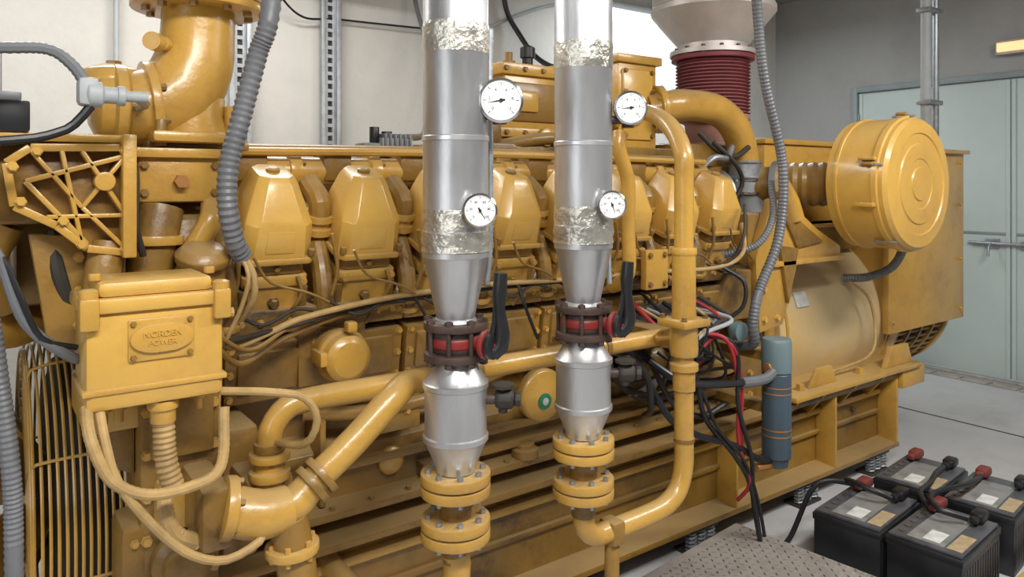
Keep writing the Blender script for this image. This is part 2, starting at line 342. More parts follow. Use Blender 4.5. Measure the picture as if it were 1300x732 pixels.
a.b(1.55,2.85,2.5,3.2,1.66,1.76,YED,.01); a.b(1.83,2.16,2.58,3.2,1.76,2.09,YEL,.012); a.b(1.80,2.2,2.56,3.2,1.79,1.83,YEL); a.b(1.81,2.18,2.56,3.2,2.06,2.11,YEL)
a.b(2.2,2.48,2.68,3.2,1.76,2.04,YEL,.012); a.b(2.48,2.74,2.55,3.2,1.76,2.20,YEL,.012); a.b(2.46,2.76,2.53,3.2,2.17,2.21,YEL); a.b(2.50,2.70,2.535,2.56,1.8,2.14,YEB,.008)
a.b(1.87,2.12,2.565,2.6,1.86,2.03,YED,.01); a.b(1.90,2.0,2.55,2.58,1.90,1.99,YEL,.01)
for x in (2.51,2.69):
    for z in (1.82,1.93,2.03,2.13): a.bolt((x,2.535,z),(0,-1,0),YED,.01,.012)
for x in (1.83,1.93,2.03,2.13):
    for z in (1.81,2.085): a.bolt((x,2.56,z),(0,-1,0),YED,.01,.012)
a.tube([(1.75,2.55,1.74),(1.95,2.5,1.78),(2.1,2.5,1.78),(2.4,2.55,1.74)],.028,YED,12)
a.lathe((1.98,2.75,2.11),(0,0,1),[(.03,0),(.03,.04),(.018,.04),(.018,.08)],YED,14)
a.lathe((2.05,2.7,2.11),(0,0,1),[(.025,0),(.025,.05),(.035,.055),(.035,.10),(.015,.11)],BLK,14)
a.lathe((2.0,2.52,1.79),(0,-1,0),[(.04,0),(.04,.03),(.03,.035)],YEL,16)
a.b(1.6,1.78,2.52,2.62,1.76,1.84,YED,.01)
a.done()
a=B('flywheel_housing',en)
a.lathe((2.88,2.8,.98),(1,0,0),[(.55,0),(.60,.03),(.60,.12),(.56,.14),(.56,.20),(.62,.21),(.62,.25)],YED,48,.004)
a.bolts((3.09,2.8,.98),(-1,0,0),.59,28,YEL,.012,.02)
a.b(2.86,3.06,2.16,2.4,.53,.95,YED,.01)
for z in (.6,.7,.8): a.bolt((2.95,2.16,z),(0,-1,0),YEL,.012,.014)
a.done()
a=B('air_cleaner_bracket',en)
a.prism([(3.02,1.52),(3.16,1.50),(3.40,1.36),(3.60,1.27),(3.6,1.22),(3.22,1.20),(3.14,1.0),(3.10,.92),(2.92,.90),(2.89,1.24)],'y',2.08,2.13,YEL,.01)
a.b(2.90,3.08,2.13,2.3,.9,1.45,YED,.01); a.b(3.0,3.6,2.06,2.18,1.2,1.225,YEL)
a.prism([(3.05,1.30),(3.2,1.28),(3.12,1.02)],'y',2.06,2.09,YED)
a.prism([(3.08,1.45),(3.2,1.42),(3.42,1.30),(3.2,1.28)],'y',2.065,2.09,YED)
for p in ((2.95,.96),(2.95,1.1),(2.95,1.2),(3.05,.96)): a.bolt((p[0],2.08,p[1]),(0,-1,0),YEB,.013,.014)
a.prism([(2.6,.98),(2.86,.98),(2.86,1.2),(2.7,1.2)],'y',2.08,2.2,YED,.01)
a.tube([(3.1,2.1,1.58),(3.16,2.09,1.5),(3.2,2.09,1.42)],.05,YEL,14)
a.done()
a=B('front_gear_housing',en)
a.prism([(2.05,.55),(2.0,1.05),(2.08,1.5),(2.5,1.66),(3.1,1.66),(3.5,1.5),(3.55,1.0),(3.5,.55)],'x',.42,.52,YED)
a.b(.31,.49,1.90,2.3,.53,1.12,YED,.012); a.b(.33,.47,1.87,1.95,.95,1.10,YED,.01); a.b(.34,.46,1.86,1.95,.78,.90,YEL,.015)
a.b(.20,.50,1.92,2.2,1.02,1.12,YEL,.01)
for x in (.325,.475):
    for z in (.56,.66,.76,.86,.96,1.06): a.bolt((x,1.90,z),(0,-1,0),YEL,.010,.015)
a.prism([(.31,.9),(.22,.95),(.2,1.08),(.31,1.1)],'y',1.95,2.1,YED,.01)
a.lathe((.40,1.9,.70),(0,-1,0),[(.07,0),(.07,.03),(.05,.04),(.05,.07),(.02,.075)],YED,24,.003)
a.b(.27,.34,1.9,2.05,.6,.8,YED,.02); a.bolt((.30,1.9,.76),(0,-1,0),YEL); a.bolt((.30,1.9,.65),(0,-1,0),YEL)
a.b(.52,.62,2.0,2.3,.6,.95,YED,.02)
a.lathe((.47,2.02,1.33),(0,0,1),[(.06,0),(.065,.03),(.055,.06),(.045,.06),(.045,.09)],YED,24,.003)
a.lathe((.47,1.99,1.395),(0,-.35,1),[(.065,0),(.068,.02),(.05,.04),(.02,.045)],YED,24,.003)
a.tube([(.36,2.1,1.26),(.36,2.06,1.36),(.37,2.06,1.44),(.39,2.08,1.53)],.055,YED,16); a.lathe((.36,2.06,1.36),(0,.02,1),[(.07,-.012),(.07,.012)],YEL,20,.003); a.lathe((.37,2.06,1.45),(.02,.02,1),[(.07,-.012),(.07,.012)],YEL,20,.003)
a.tube([(.48,2.1,1.2),(.53,2.06,1.30),(.56,2.12,1.45),(.60,2.25,1.55)],.045,YED,14)
a.tube([(.46,2.05,1.42),(.50,2.03,1.50),(.52,2.1,1.56)],.03,YEL,12)
a.b(.33,.53,2.05,2.4,1.545,1.675,YEL,.012); a.b(.32,.54,2.03,2.4,1.66,1.685,YEL)
for x in (.345,.515): 
    for z in (1.57,1.64): a.bolt((x,2.05,z),(0,-1,0),YED,.009,.012)
a.lathe((.43,2.05,1.60),(0,-1,0),[(.018,0),(.018,.025)],COP,6)
a.tube([(.24,2.02,1.2),(.24,1.98,1.35),(.26,2.0,1.45)],.04,YED,12)
a.lathe((.24,2.45,1.24),(1,0,0),[(.10,0),(.14,.01),(.14,.03),(.12,.045),(.14,.06),(.14,.09),(.06,.10),(.06,.2)],YED,32)
a.b(.16,.40,2.15,2.25,1.17,1.45,YED,.012); a.prism([(.10,1.48),(.30,1.46),(.30,1.3),(.2,1.2),(.14,1.2)],'y',2.02,2.06,YED,.006); a.b(.08,.42,2.25,3.2,1.28,1.50,YED,.02)
a.tube([(.15,2.05,1.48),(.16,2.03,1.38),(.20,2.05,1.28),(.28,2.1,1.2)],.02,DRK,10)
for z in (1.26,1.34,1.42): a.bolt((.2,2.02,z),(0,-1,0),YEL,.01,.014)
a.done()
a=B('ribbed_accessory_bracket',en)
pl=[(.055,1.64),(.10,1.675),(.298,1.68),(.298,1.43),(.21,1.445),(.15,1.50),(.07,1.545)]
a.prism(pl,'y',1.99,2.05,YED,.006)
def rib(p,q,w=.012): 
    p=V((p[0],0,p[1]));q=V((q[0],0,q[1])); dd=(q-p).normalized(); n_=V((-dd.z,0,dd.x))*w
    a.prism([(v.x,v.z) for v in (p-n_,q-n_,q+n_,p+n_)],'y',1.95,2.0,YEL,.003)
for i in range(len(pl)): rib(pl[i],pl[(i+1)%len(pl)],.009)
rib((.09,1.60),(.29,1.66),.006); rib((.09,1.60),(.21,1.455),.006); rib((.16,1.67),(.2,1.455),.005); rib((.2,1.67),(.29,1.52),.005); rib((.2,1.54),(.29,1.66),.005); rib((.13,1.52),(.29,1.52),.005); rib((.1,1.67),(.2,1.54),.005); rib((.2,1.54),(.29,1.44),.005)
a.lathe((.245,1.98,1.60),(0,-1,0),[(.022,0),(.022,.04),(.012,.04)],YEL,20,.002)
for p in pl: a.bolt((p[0]+(.012 if p[0]<.2 else -.012),1.95,p[1]-.008 if p[1]>1.6 else p[1]+.01),(0,-1,0),YEB,.009,.012)
a.b(.0,.32,2.05,2.6,1.5,1.70,YED,.01); a.b(-.02,.3,1.97,2.1,1.69,1.71,YEL); a.b(.28,.31,1.93,2.05,1.42,1.71,YEL)
a.lathe((.0,2.0,1.60),(-1,0,0),[(.09,0),(.09,.03),(.05,.05),(.05,.12)],YED,24,.003)
a.tube([(.06,2.1,1.5),(.02,2.12,1.40),(.06,2.2,1.30)],.04,YED,12)
a.tube([(.29,1.97,1.70),(.31,1.95,1.62),(.31,1.95,1.5),(.33,1.97,1.42)],.008,DRK,8)
a.b(.02,.10,1.96,2.04,1.71,1.78,BLK,.006); a.b(.035,.085,1.98,2.03,1.78,1.80,GRY)
a.cyl((-.02,2.02,1.71),(-.02,2.02,1.88),.012,STL); a.cyl((.02,2.08,1.71),(.02,2.08,1.85),.02,LGR)
a.cyl((.045,2.08,1.71),(.045,2.08,1.90),.006,STL); a.b(.01,.04,2.06,2.10,1.85,1.87,STL)
a.done()
a=B('outlet_elbow',en)
a.tube([(.51,2.2,2.10),(.507,2.2,2.0),(.495,2.2,1.92),(.455,2.2,1.84),(.385,2.2,1.80),(.30,2.2,1.795)],.1,YEL,28,step=.02,radii=[.095,.098,.105,.11,.105,.10])
a.flange((.51,2.2,2.075),(0,0,1),.175,.024,YEL,10,.012,YED); a.flange((.51,2.2,2.105),(0,0,1),.17,.024,YEB,10,.012,YED)
a.cyl((.51,2.2,2.12),(.51,2.2,HC),.10,ALU)
a.lathe((.385,2.2,1.80),(-1,0,-.12),[(.125,-.012),(.125,.012)],YEL,32,.003); a.bolts((.385,2.2,1.80),(1,0,.12),.115,8,YED,.01,.025)
a.lathe((.33,2.2,1.795),(-1,0,0),[(.10,0),(.115,.01),(.115,.035),(.095,.04),(.09,.07),(.05,.09)],YEL,32,.003)
a.lathe((.30,2.22,1.80),(0,0,1),[(.06,0),(.085,.02),(.085,.07),(.07,.095),(.03,.11)],YEL,28,.004)
a.lathe((.30,2.22,1.90),(0,0,1),[(.02,0),(.02,.02)],YED,6)
a.prism([(.36,2.02),(.60,2.05),(.63,2.3),(.38,2.36)],'z',1.70,1.73,YEL,.01); a.lathe((.49,2.2,1.73),(0,0,1),[(.10,0),(.085,.05),(.09,.1)],YEL,28,.003)
a.cyl((.595,2.16,1.69),(.595,2.16,1.81),.028,YEL); a.cyl((.39,2.08,1.69),(.39,2.08,1.76),.014,YED)
a.cyl((.40,2.12,1.965),(.44,2.18,1.965),.018,YEL); a.lathe((.37,2.10,1.965),(.6,.8,0),[(.024,0),(.024,.03)],YEL,14)
a.b(.36,.62,2.1,2.35,1.685,1.705,YED)
a.done()
a=B('temperature_sensor',en)
a.lathe((.19,1.8,1.785),(1,0,0),[(.02,0),(.028,.005),(.028,.03),(.018,.034),(.018,.06),(.022,.06),(.022,.075),(.012,.075),(.012,.12)],LGR,20,.002)
a.b(.175,.215,1.78,1.83,1.76,1.82,LGR,.01); a.tube([(.29,1.8,1.785),(.33,1.95,1.785),(.34,2.1,1.79)],.012,STL,8)
a.done()
a=B('engine_junction_box',en)
a.b(.178,.447,1.70,1.88,1.13,1.335,YEB,.014); a.b(.168,.457,1.69,1.89,1.33,1.362,YEB,.008); a.b(.20,.425,1.70,1.87,1.36,1.395,YEB,.014)
a.b(.172,.453,1.695,1.885,1.165,1.178,YEL,.004)
for x in (.185,.44):
    a.lathe((x,1.70,1.362),(0,0,1),[(.018,0),(.018,.018),(.01,.022)],YEL,14); a.b(x-.018,x+.018,1.68,1.72,1.30,1.365,YEL,.006)
a.b(.255,.385,1.694,1.705,1.225,1.315,YEL,.006)
ov=[(.32+.05*math.cos(t)+(.012 if math.cos(t)>0 else -.012),1.272+.03*math.sin(t)) for t in [2*math.pi*i/24 for i in range(24)]]
a.prism(ov,'y',1.686,1.697,YEL,.002)
for x in (.265,.375): 
    for z in (1.235,1.305): a.bolt((x,1.694,z),(0,-1,0),YED,.005,.006)
for x in (.20,.425): a.cyl((x,1.74,1.395),(x,1.74,1.41),.012,YEL,n=10)
a.lathe((.33,1.74,1.13),(0,0,-1),[(.032,0),(.032,.02),(.026,.02),(.026,.05)],YEL,18,.002)
a.tube([(.33,1.74,1.09),(.335,1.735,1.0),(.35,1.73,.93)],.024,CRM,12,step=.006,rib=.12)
for x in (.22,.25,.41): a.lathe((x,1.78,1.13),(0,0,-1),[(.015,0),(.015,.02),(.01,.02),(.01,.045)],YEL,12)
a.b(.2,.43,1.88,1.96,1.15,1.3,YED)
a.tube([(.457,1.75,1.30),(.48,1.75,1.30)],.012,YEL,10)
a.done()
text('NORDEN',en,(.32,1.685,1.281),(math.radians(90),0,0),.018,YEB,.0015); text('POWER',en,(.32,1.685,1.263),(math.radians(90),0,0),.016,YEB,.0015)
a=B('oil_filler',en)
a.lathe((.865,2.15,1.10),(0,-1,-.05),[(.06,0),(.068,.02),(.068,.10),(.078,.105),(.078,.13),(.07,.14),(.068,.165),(.05,.178),(.02,.182)],YEL,32,.002)
a.b(.855,.885,1.965,2.0,1.17,1.20,YEL,.006); a.b(.78,.80,1.98,2.06,1.08,1.12,YEL); a.b(.76,.97,2.10,2.2,1.0,1.17,YED)
a.done()
# fan guard: round wire cage, open face towards -X
fg=root('radiator_fan_guard'); a=B('guard_cage',fg); fy,fz,fr=2.53,.68,.47
def ring(x,r_,th,m,n=64): a.tube([(x,fy+r_*math.cos(t),fz+r_*math.sin(t)) for t in [2*math.pi*k/n for k in range(n+1)]],th,m,6,smooth=False)
for i in range(13): ring(.115+i*.0165,fr-.006*max(0,4-i)**1.3,.0042 if i<12 else .009,YEL)
for k in range(10):
    t=2*math.pi*k/10+.1; cs,sn=math.cos(t),math.sin(t)
    a.tube([(.112,fy+.07*cs,fz+.07*sn),(.110,fy+.3*cs,fz+.3*sn),(.114,fy+.43*cs,fz+.43*sn),(.15,fy+.466*cs,fz+.466*sn),(.32,fy+(fr+.004)*cs,fz+(fr+.004)*sn)],.0042,YEL,6,step=.04)
for k in range(14): ring(.110,.07+k*.028,.0034,YEL,48)
a.lathe((.105,fy,fz),(1,0,0),[(.06,0),(.07,.01),(.07,.015)],YEL,24)
a.done()
a=B('fan',fg)
a.lathe((.16,fy,fz),(1,0,0),[(.1,0),(.12,.03),(.12,.1),(.06,.12),(.06,.25)],DRK,24)
a.lathe((.335,fy,fz),(1,0,0),[(.47,0),(.48,.01),(.48,.04),(.46,.05)],DRK,48)
a.lathe((.17,fy,fz),(1,0,0),[(.34,0),(.40,.02),(.40,.15),(.34,.17)],DRK,40)
for k in range(8):
    t=2*math.pi*k/8; R=Matrix.Rotation(t,3,'X')@Matrix.Rotation(math.radians(30),3,'Z'); c=V((.23,fy,fz))
    a.raw([c+R@V((sx,.1 if j<2 else .43,sz)) for j,(sx,sz) in enumerate([(-.004,-.05),(-.004,.05),(-.004,.11),(-.004,-.11)])]+[c+R@V((.004,.1 if j<2 else .43,sz)) for j,sz in enumerate([-.05,.05,.11,-.11])],[[0,1,2,3],[7,6,5,4],[0,4,5,1],[1,5,6,2],[2,6,7,3],[3,7,4,0]],YED)
a.done()
a=B('guard_stand',fg); a.b(.28,.34,2.3,2.34,0,.32,YED); a.b(.28,.34,2.74,2.78,0,.32,YED); a.done()
cp=root('coolant_inlet_pipe'); a=B('pipe_body',cp)
a.tube([(-.02,2.95,.0),(-.02,2.92,.45),(-.01,2.9,.85),(.0,2.85,1.15),(.03,2.75,1.30),(.10,2.65,1.36)],.075,YED,18); a.flange((-.015,2.91,.85),(0,0,1),.11,.03,YEL,6)
a.tube([(.0,2.2,1.50),(-.01,2.2,1.38),(.01,2.22,1.28),(.06,2.3,1.22),(.14,2.4,1.22)],.05,YEL,18); a.lathe((.0,2.2,1.40),(0,0,1),[(.062,0),(.062,.02)],YED,20,.002)
a.done()

# ------------------------------------------------------------ alternator
al=root('electric_generator')
a=B('stator_housing',al)
a.lathe((3.1,2.72,.82),(1,0,0),[(.54,0),(.54,.06),(.46,.08),(.46,.20)],YEL,48,.004)
a.lathe((3.3,2.72,.80),(1,0,0),[(.49,0),(.497,.02),(.497,1.06),(.49,1.08)],YDR,64,.004)
for x in (3.34,4.34): a.lathe((x,2.72,.80),(1,0,0),[(.504,0),(.504,.02)],YEL,64,.002)
a.lathe((4.38,2.72,.82),(1,0,0),[(.51,0),(.51,.10)],YEL,48,.003)
a.bolts((3.16,2.72,.82),(-1,0,0),.51,24,YEL,.012,.07)
for x,z,w,h in ((3.46,.98,.11,.08),(3.40,1.13,.08,.05)):
    yy=2.72-math.sqrt(.500**2-(z-.80)**2)-.003; th=math.atan2(z-.80,2.72-yy)
    a.b(x,x+w,yy-.001,yy+.003,z-h/2,z+h/2,LAB,0,Matrix.Rotation(-th,3,'X'))
a.b(3.2,4.3,2.3,3.1,.53,.62,YED)
a.b(3.36,4.26,2.36,3.2,1.20,1.36,YED,.01); a.b(3.34,4.28,2.34,3.2,1.34,1.36,YEL,.004)
a.done()
a=B('rear_vent_housing',al)
a.lathe((4.48,2.72,.86),(1,0,0),[(.48,0),(.48,.62),(.44,.66)],DRK,48)
for i in range(5): a.lathe((4.49+i*.15,2.72,.86),(1,0,0),[(.515,0),(.515,.025)],YED,48)
for k in range(64):
    t=2*math.pi*k/64; a.cyl((4.49,2.72+.50*math.cos(t),.86+.50*math.sin(t)),(5.1,2.72+.50*math.cos(t),.86+.50*math.sin(t)),.009,YED,n=6,bev=0)
a.lathe((5.11,2.72,.86),(1,0,0),[(.52,0),(.52,.03),(.2,.05)],YEL,48,.003)
a.done()
a=B('terminal_box',al)
a.b(4.28,5.2,2.2,3.25,.74,1.78,YEL,.008); a.b(4.26,5.22,2.17,2.21,.715,1.785,YEL,.006); a.b(4.24,5.24,2.14,3.27,1.775,1.80,YEL,.004)
for x in (4.31,5.17):
    for z in (.78,1.1,1.45,1.72): a.bolt((x,2.17,z),(0,-1,0),YEL,.01,.008)
a.b(3.55,4.28,2.5,3.25,1.36,1.82,YEL,.008); a.b(3.53,4.3,2.48,3.27,1.81,1.84,YEL)
a.b(3.0,3.55,2.62,3.2,1.5,1.80,YED,.008)
a.done()
ac=root('air_cleaner'); a=B('canister',ac); AX=3.735
a.lathe((AX,2.07,1.587),(0,-1,0),[(.15,0),(.29,.0),(.325,.02),(.325,.06),(.332,.062),(.332,.075),(.325,.077),(.325,.245),(.336,.25),(.336,.275),(.325,.28),(.325,.30),(.31,.318),(.25,.322),(.245,.316),(.20,.316),(.195,.322),(.125,.322),(.12,.318),(.085,.318),(.08,.324),(.0,.324)],YEB,72)
for k in range(5):
    t=2*math.pi*k/5+.35; u=V((math.cos(t),0,math.sin(t))); q=V((AX,1.83,1.587))+u*.335
    a.cyl(q+V((0,.05,0)),q+V((0,-.06,0)),.007,STL,n=8); a.cyl(q+u*.012+V((0,.03,0)),q+u*.012+V((0,-.02,0)),.01,YED,n=8)
a.b(AX-.35,AX-.31,1.80,1.9,1.48,1.50,YEL); a.b(AX-.34,AX-.29,1.80,1.88,1.70,1.715,YEL)
a.done()
a=B('intake_duct',ac)
a.lathe((3.66,2.06,1.585),(-.28,1,0),[(.135,0),(.135,.03),(.11,.035),(.11,.10)],YED,32,.002)
a.tube([(3.62,2.14,1.585),(3.56,2.24,1.585),(3.49,2.38,1.585)],.118,YED,28,step=.02,rib=.07)
a.lathe((3.49,2.36,1.585),(-.35,1,0),[(.125,0),(.125,.03)],STL,32)
a.tube([(3.49,2.38,1.585),(3.44,2.46,1.58),(3.40,2.55,1.55),(3.36,2.65,1.5)],.095,YED,24)
a.done()
a=B('drain_hose',ac); a.tube([(3.98,1.95,1.36),(4.02,1.97,1.25),(4.0,2.02,1.14),(3.95,2.12,1.08),(3.92,2.25,1.06)],.024,GRY,12,step=.007,rib=.12); a.tube([(3.90,2.2,1.05),(4.02,2.16,.95),(4.05,2.14,.78),(3.95,2.12,.65),(3.6,2.15,.60)],.008,CRM,8); a.done()
tb=root('turbocharger'); a=B('turbine_housing',tb)
a.lathe((3.18,2.62,1.52),(1,0,0),[(.05,0),(.13,.03),(.155,.08),(.13,.13),(.06,.15),(.06,.22),(.11,.24),(.13,.3),(.11,.34),(.06,.36)],STL,32)
a.lathe((3.10,2.55,1.68),(0,0,-1),[(.09,0),(.09,.05),(.08,.09)],YED,24)
a.done()
a=B('cross_pipe',tb)
a.tube([(2.70,2.56,1.95),(2.80,2.5,1.975),(2.96,2.5,1.985),(3.12,2.5,1.975),(3.25,2.5,1.92),(3.33,2.5,1.83),(3.36,2.5,1.72),(3.37,2.5,1.66)],.08,YEL,26,step=.025)
a.flange((2.73,2.545,1.955),(1,-.5,.1),.12,.03,YEL,6)
a.lathe((3.37,2.5,1.71),(0,0,-1),[(.088,0),(.095,.01),(.088,.02),(.088,.08),(.095,.09),(.088,.1)],STL,28)
a.tube([(3.37,2.5,1.66),(3.38,2.5,1.60),(3.42,2.5,1.5),(3.44,2.5,1.42)],.085,LGR,24)
for z in (1.60,1.53): a.lathe((3.385,2.5,z),(0,0,1),[(.094,0),(.094,.014)],CHR,28)
a.tube([(3.2,2.45,1.78),(3.12,2.42,1.72),(3.02,2.42,1.72),(2.95,2.45,1.66)],.016,STL,10)
a.tube([(3.0,2.5,1.85),(3.08,2.45,1.76),(3.2,2.43,1.73),(3.3,2.42,1.78)],.014,DRK,10)
a.tube([(3.05,2.45,1.80),(3.15,2.40,1.70),(3.22,2.40,1.60),(3.18,2.42,1.50)],.012,DRK,8)
a.done()
st=root('exhaust_stack'); a=B('riser',st); x,y=3.48,2.8
a.lathe((x,y,1.6),(0,0,1),[(.15,0),(.15,.15),(.19,.17),(.19,.20),(.15,.22),(.16,.33),(.21,.35),(.21,.38)],PNK,36,.003)
a.b(x-.35,x+.15,y-.1,y+.2,1.55,1.72,PNK,.02); a.done()
a=B('bellows',st); pr=[]
for i in range(33): pr.append((.212 if i%2 else .192,1.98+i*.0098))
a.lathe((x,y,0),(0,0,1),pr,BEL,48); a.lathe((x,y,2.295),(0,0,1),[(.235,0),(.235,.025)],BEL,40,.003); a.bolts((x,y,2.32),(0,0,1),.215,14,STL,.012,.03); a.done()
a=B('silencer_cone',st); a.lathe((x,y,0),(0,0,1),[(.245,2.325),(.245,2.35),(.20,2.352),(.20,2.385),(.345,2.56),(.355,2.57),(.355,2.60),(.345,2.61),(.345,3.2),(.2,3.38),(.2,HC)],SIL,56); a.bolts((x,y,2.35),(0,0,1),.222,14,ROD,.012,.015); a.done()

# ------------------------------------------------------------ yellow coolant pipework
yp=root('coolant_pipework')
a=B('return_header',yp)
a.tube([(.596,1.85,.80),(.596,1.85,.93),(.603,1.85,.985),(.64,1.85,1.028),(.70,1.85,1.038),(.9,1.85,1.038),(1.5,1.85,1.038),(2.05,1.85,1.038)],.031,YEL,20,step=.015)
a.tube([(2.05,1.85,1.038),(1.95,1.78,1.05),(1.88,1.68,1.08),(1.846,1.62,1.1)],.031,YEL,18)
a.lathe((.596,1.85,.86),(0,0,1),[(.05,0),(.05,.02),(.036,.022),(.036,.045),(.05,.047),(.05,.065)],YEL,24,.002)
a.lathe((.596,1.85,.93),(0,0,1),[(.038,0),(.038,.02)],YED,24,.002); a.b(.54,.66,1.85,2.1,.72,.86,YED,.015)
a.b(2.0,2.1,1.85,2.2,1.01,1.06,YED,.005)
for xx in (1.2,1.72): a.lathe((xx,1.85,1.038),(1,0,0),[(.037,0),(.037,.02)],YED,20,.002); a.b(xx,xx+.02,1.86,2.12,1.01,1.03,YED,.002)
a.done()
a=B('pump_outlet_pipe',yp)
a.tube([(.475,1.72,.855),(.53,1.70,.84),(.59,1.70,.842)],.05,YEL,24,radii=[.055,.055,.05])
a.lathe((.45,1.73,.865),(1,-.1,-.2),[(.07,0),(.07,.025)],YEL,28,.003); a.bolts((.475,1.728,.86),(1,-.1,-.2),.06,6,YED,.008,.01)
a.tube([(.56,1.70,.838),(.61,1.70,.85),(.66,1.70,.892),(.757,1.70,.963),(.864,1.71,1.045),(.92,1.74,1.066),(.99,1.79,1.055),(1.06,1.85,1.038)],.038,YEL,22,step=.015,radii=[.045,.042,.036,.036,.036,.034,.032,.031])
for h in (0,.028): 
    q=V((.642,1.70,.875))+V((.77,0,.56)).normalized()*h; a.lathe(q,(.77,0,.56),[(.052,0),(.052,.018)],YED,24,.002)
a.tube([(.59,1.70,.82),(.60,1.70,.76),(.615,1.70,.66),(.62,1.70,.5),(.62,1.9,.4)],.045,YED,20)
a.flange((.60,1.70,.755),(.05,0,-1),.062,.02,YEL,6,.007)
a.b(.40,.47,1.70,2.0,.78,.92,YED,.015)
a.done()
a=B('vertical_riser',yp); X,Y=1.846,1.6
a.tube([(1.416,Y,.69),(1.416,Y,.64),(1.425,Y,.60),(1.46,Y,.572),(1.52,Y,.568),(1.70,Y,.572),(1.77,Y,.585),(1.82,Y,.62),(1.845,Y,.69),(X,Y,.80),(X,Y,1.1),(X,Y,1.4),(X,Y,1.6),(1.845,Y,1.68),(1.87,1.66,1.76),(1.93,1.78,1.82),(2.02,1.93,1.855),(2.12,2.1,1.87),(2.3,2.4,1.88),(2.5,2.6,1.88)],.031,YEL,20,step=.015)
a.lathe((X,Y,.93),(0,0,1),[(.036,0),(.036,.06),(.046,.065),(.046,.085),(.036,.09)],YEL,24)
a.lathe((X,Y,1.04),(0,0,1),[(.044,0),(.046,.02),(.044,.09),(.046,.095),(.046,.12)],YEL,24,.002)
a.b(X-.065,X+.065,Y-.06,Y+.06,1.135,1.162,YEL,.01)
for dx in (-.05,.05): 
    for dy in (-.045,.045): a.bolt((X+dx,Y+dy,1.162),(0,0,1),YED,.008,.012)
a.lathe((X,Y,1.162),(0,0,1),[(.042,0),(.038,.02),(.038,.20),(.042,.205),(.042,.225)],YEL,24,.002)
a.lathe((X,Y,.765),(0,0,1),[(.034,0),(.034,.012)],YED,20)
a.lathe((2.12,2.1,1.87),(.5,.8,0),[(.055,0),(.055,.02)],YEL,24,.003)
a.tube([(1.91,1.96,1.78),(1.90,1.95,1.715),(1.944,1.95,1.60),(1.944,1.95,1.45),(1.944,1.95,1.26),(1.96,2.05,1.2)],.026,YEL,16)
a.prism([(2.04,1.19),(2.16,1.19),(2.16,1.34),(2.04,1.34)],'y',1.95,1.98,YEL); a.b(2.09,2.13,1.98,2.15,1.2,1.3,YED)
for p in ((2.06,1.21),(2.14,1.21),(2.06,1.32),(2.14,1.32)): a.bolt((p[0],1.95,p[1]),(0,-1,0),YED,.009,.01)
a.cyl((1.53,Y,.54),(1.52,Y,.0),.022,YED); a.b(1.505,1.555,Y-.034,Y+.034,.53,.60,YED,.01)
a.done()
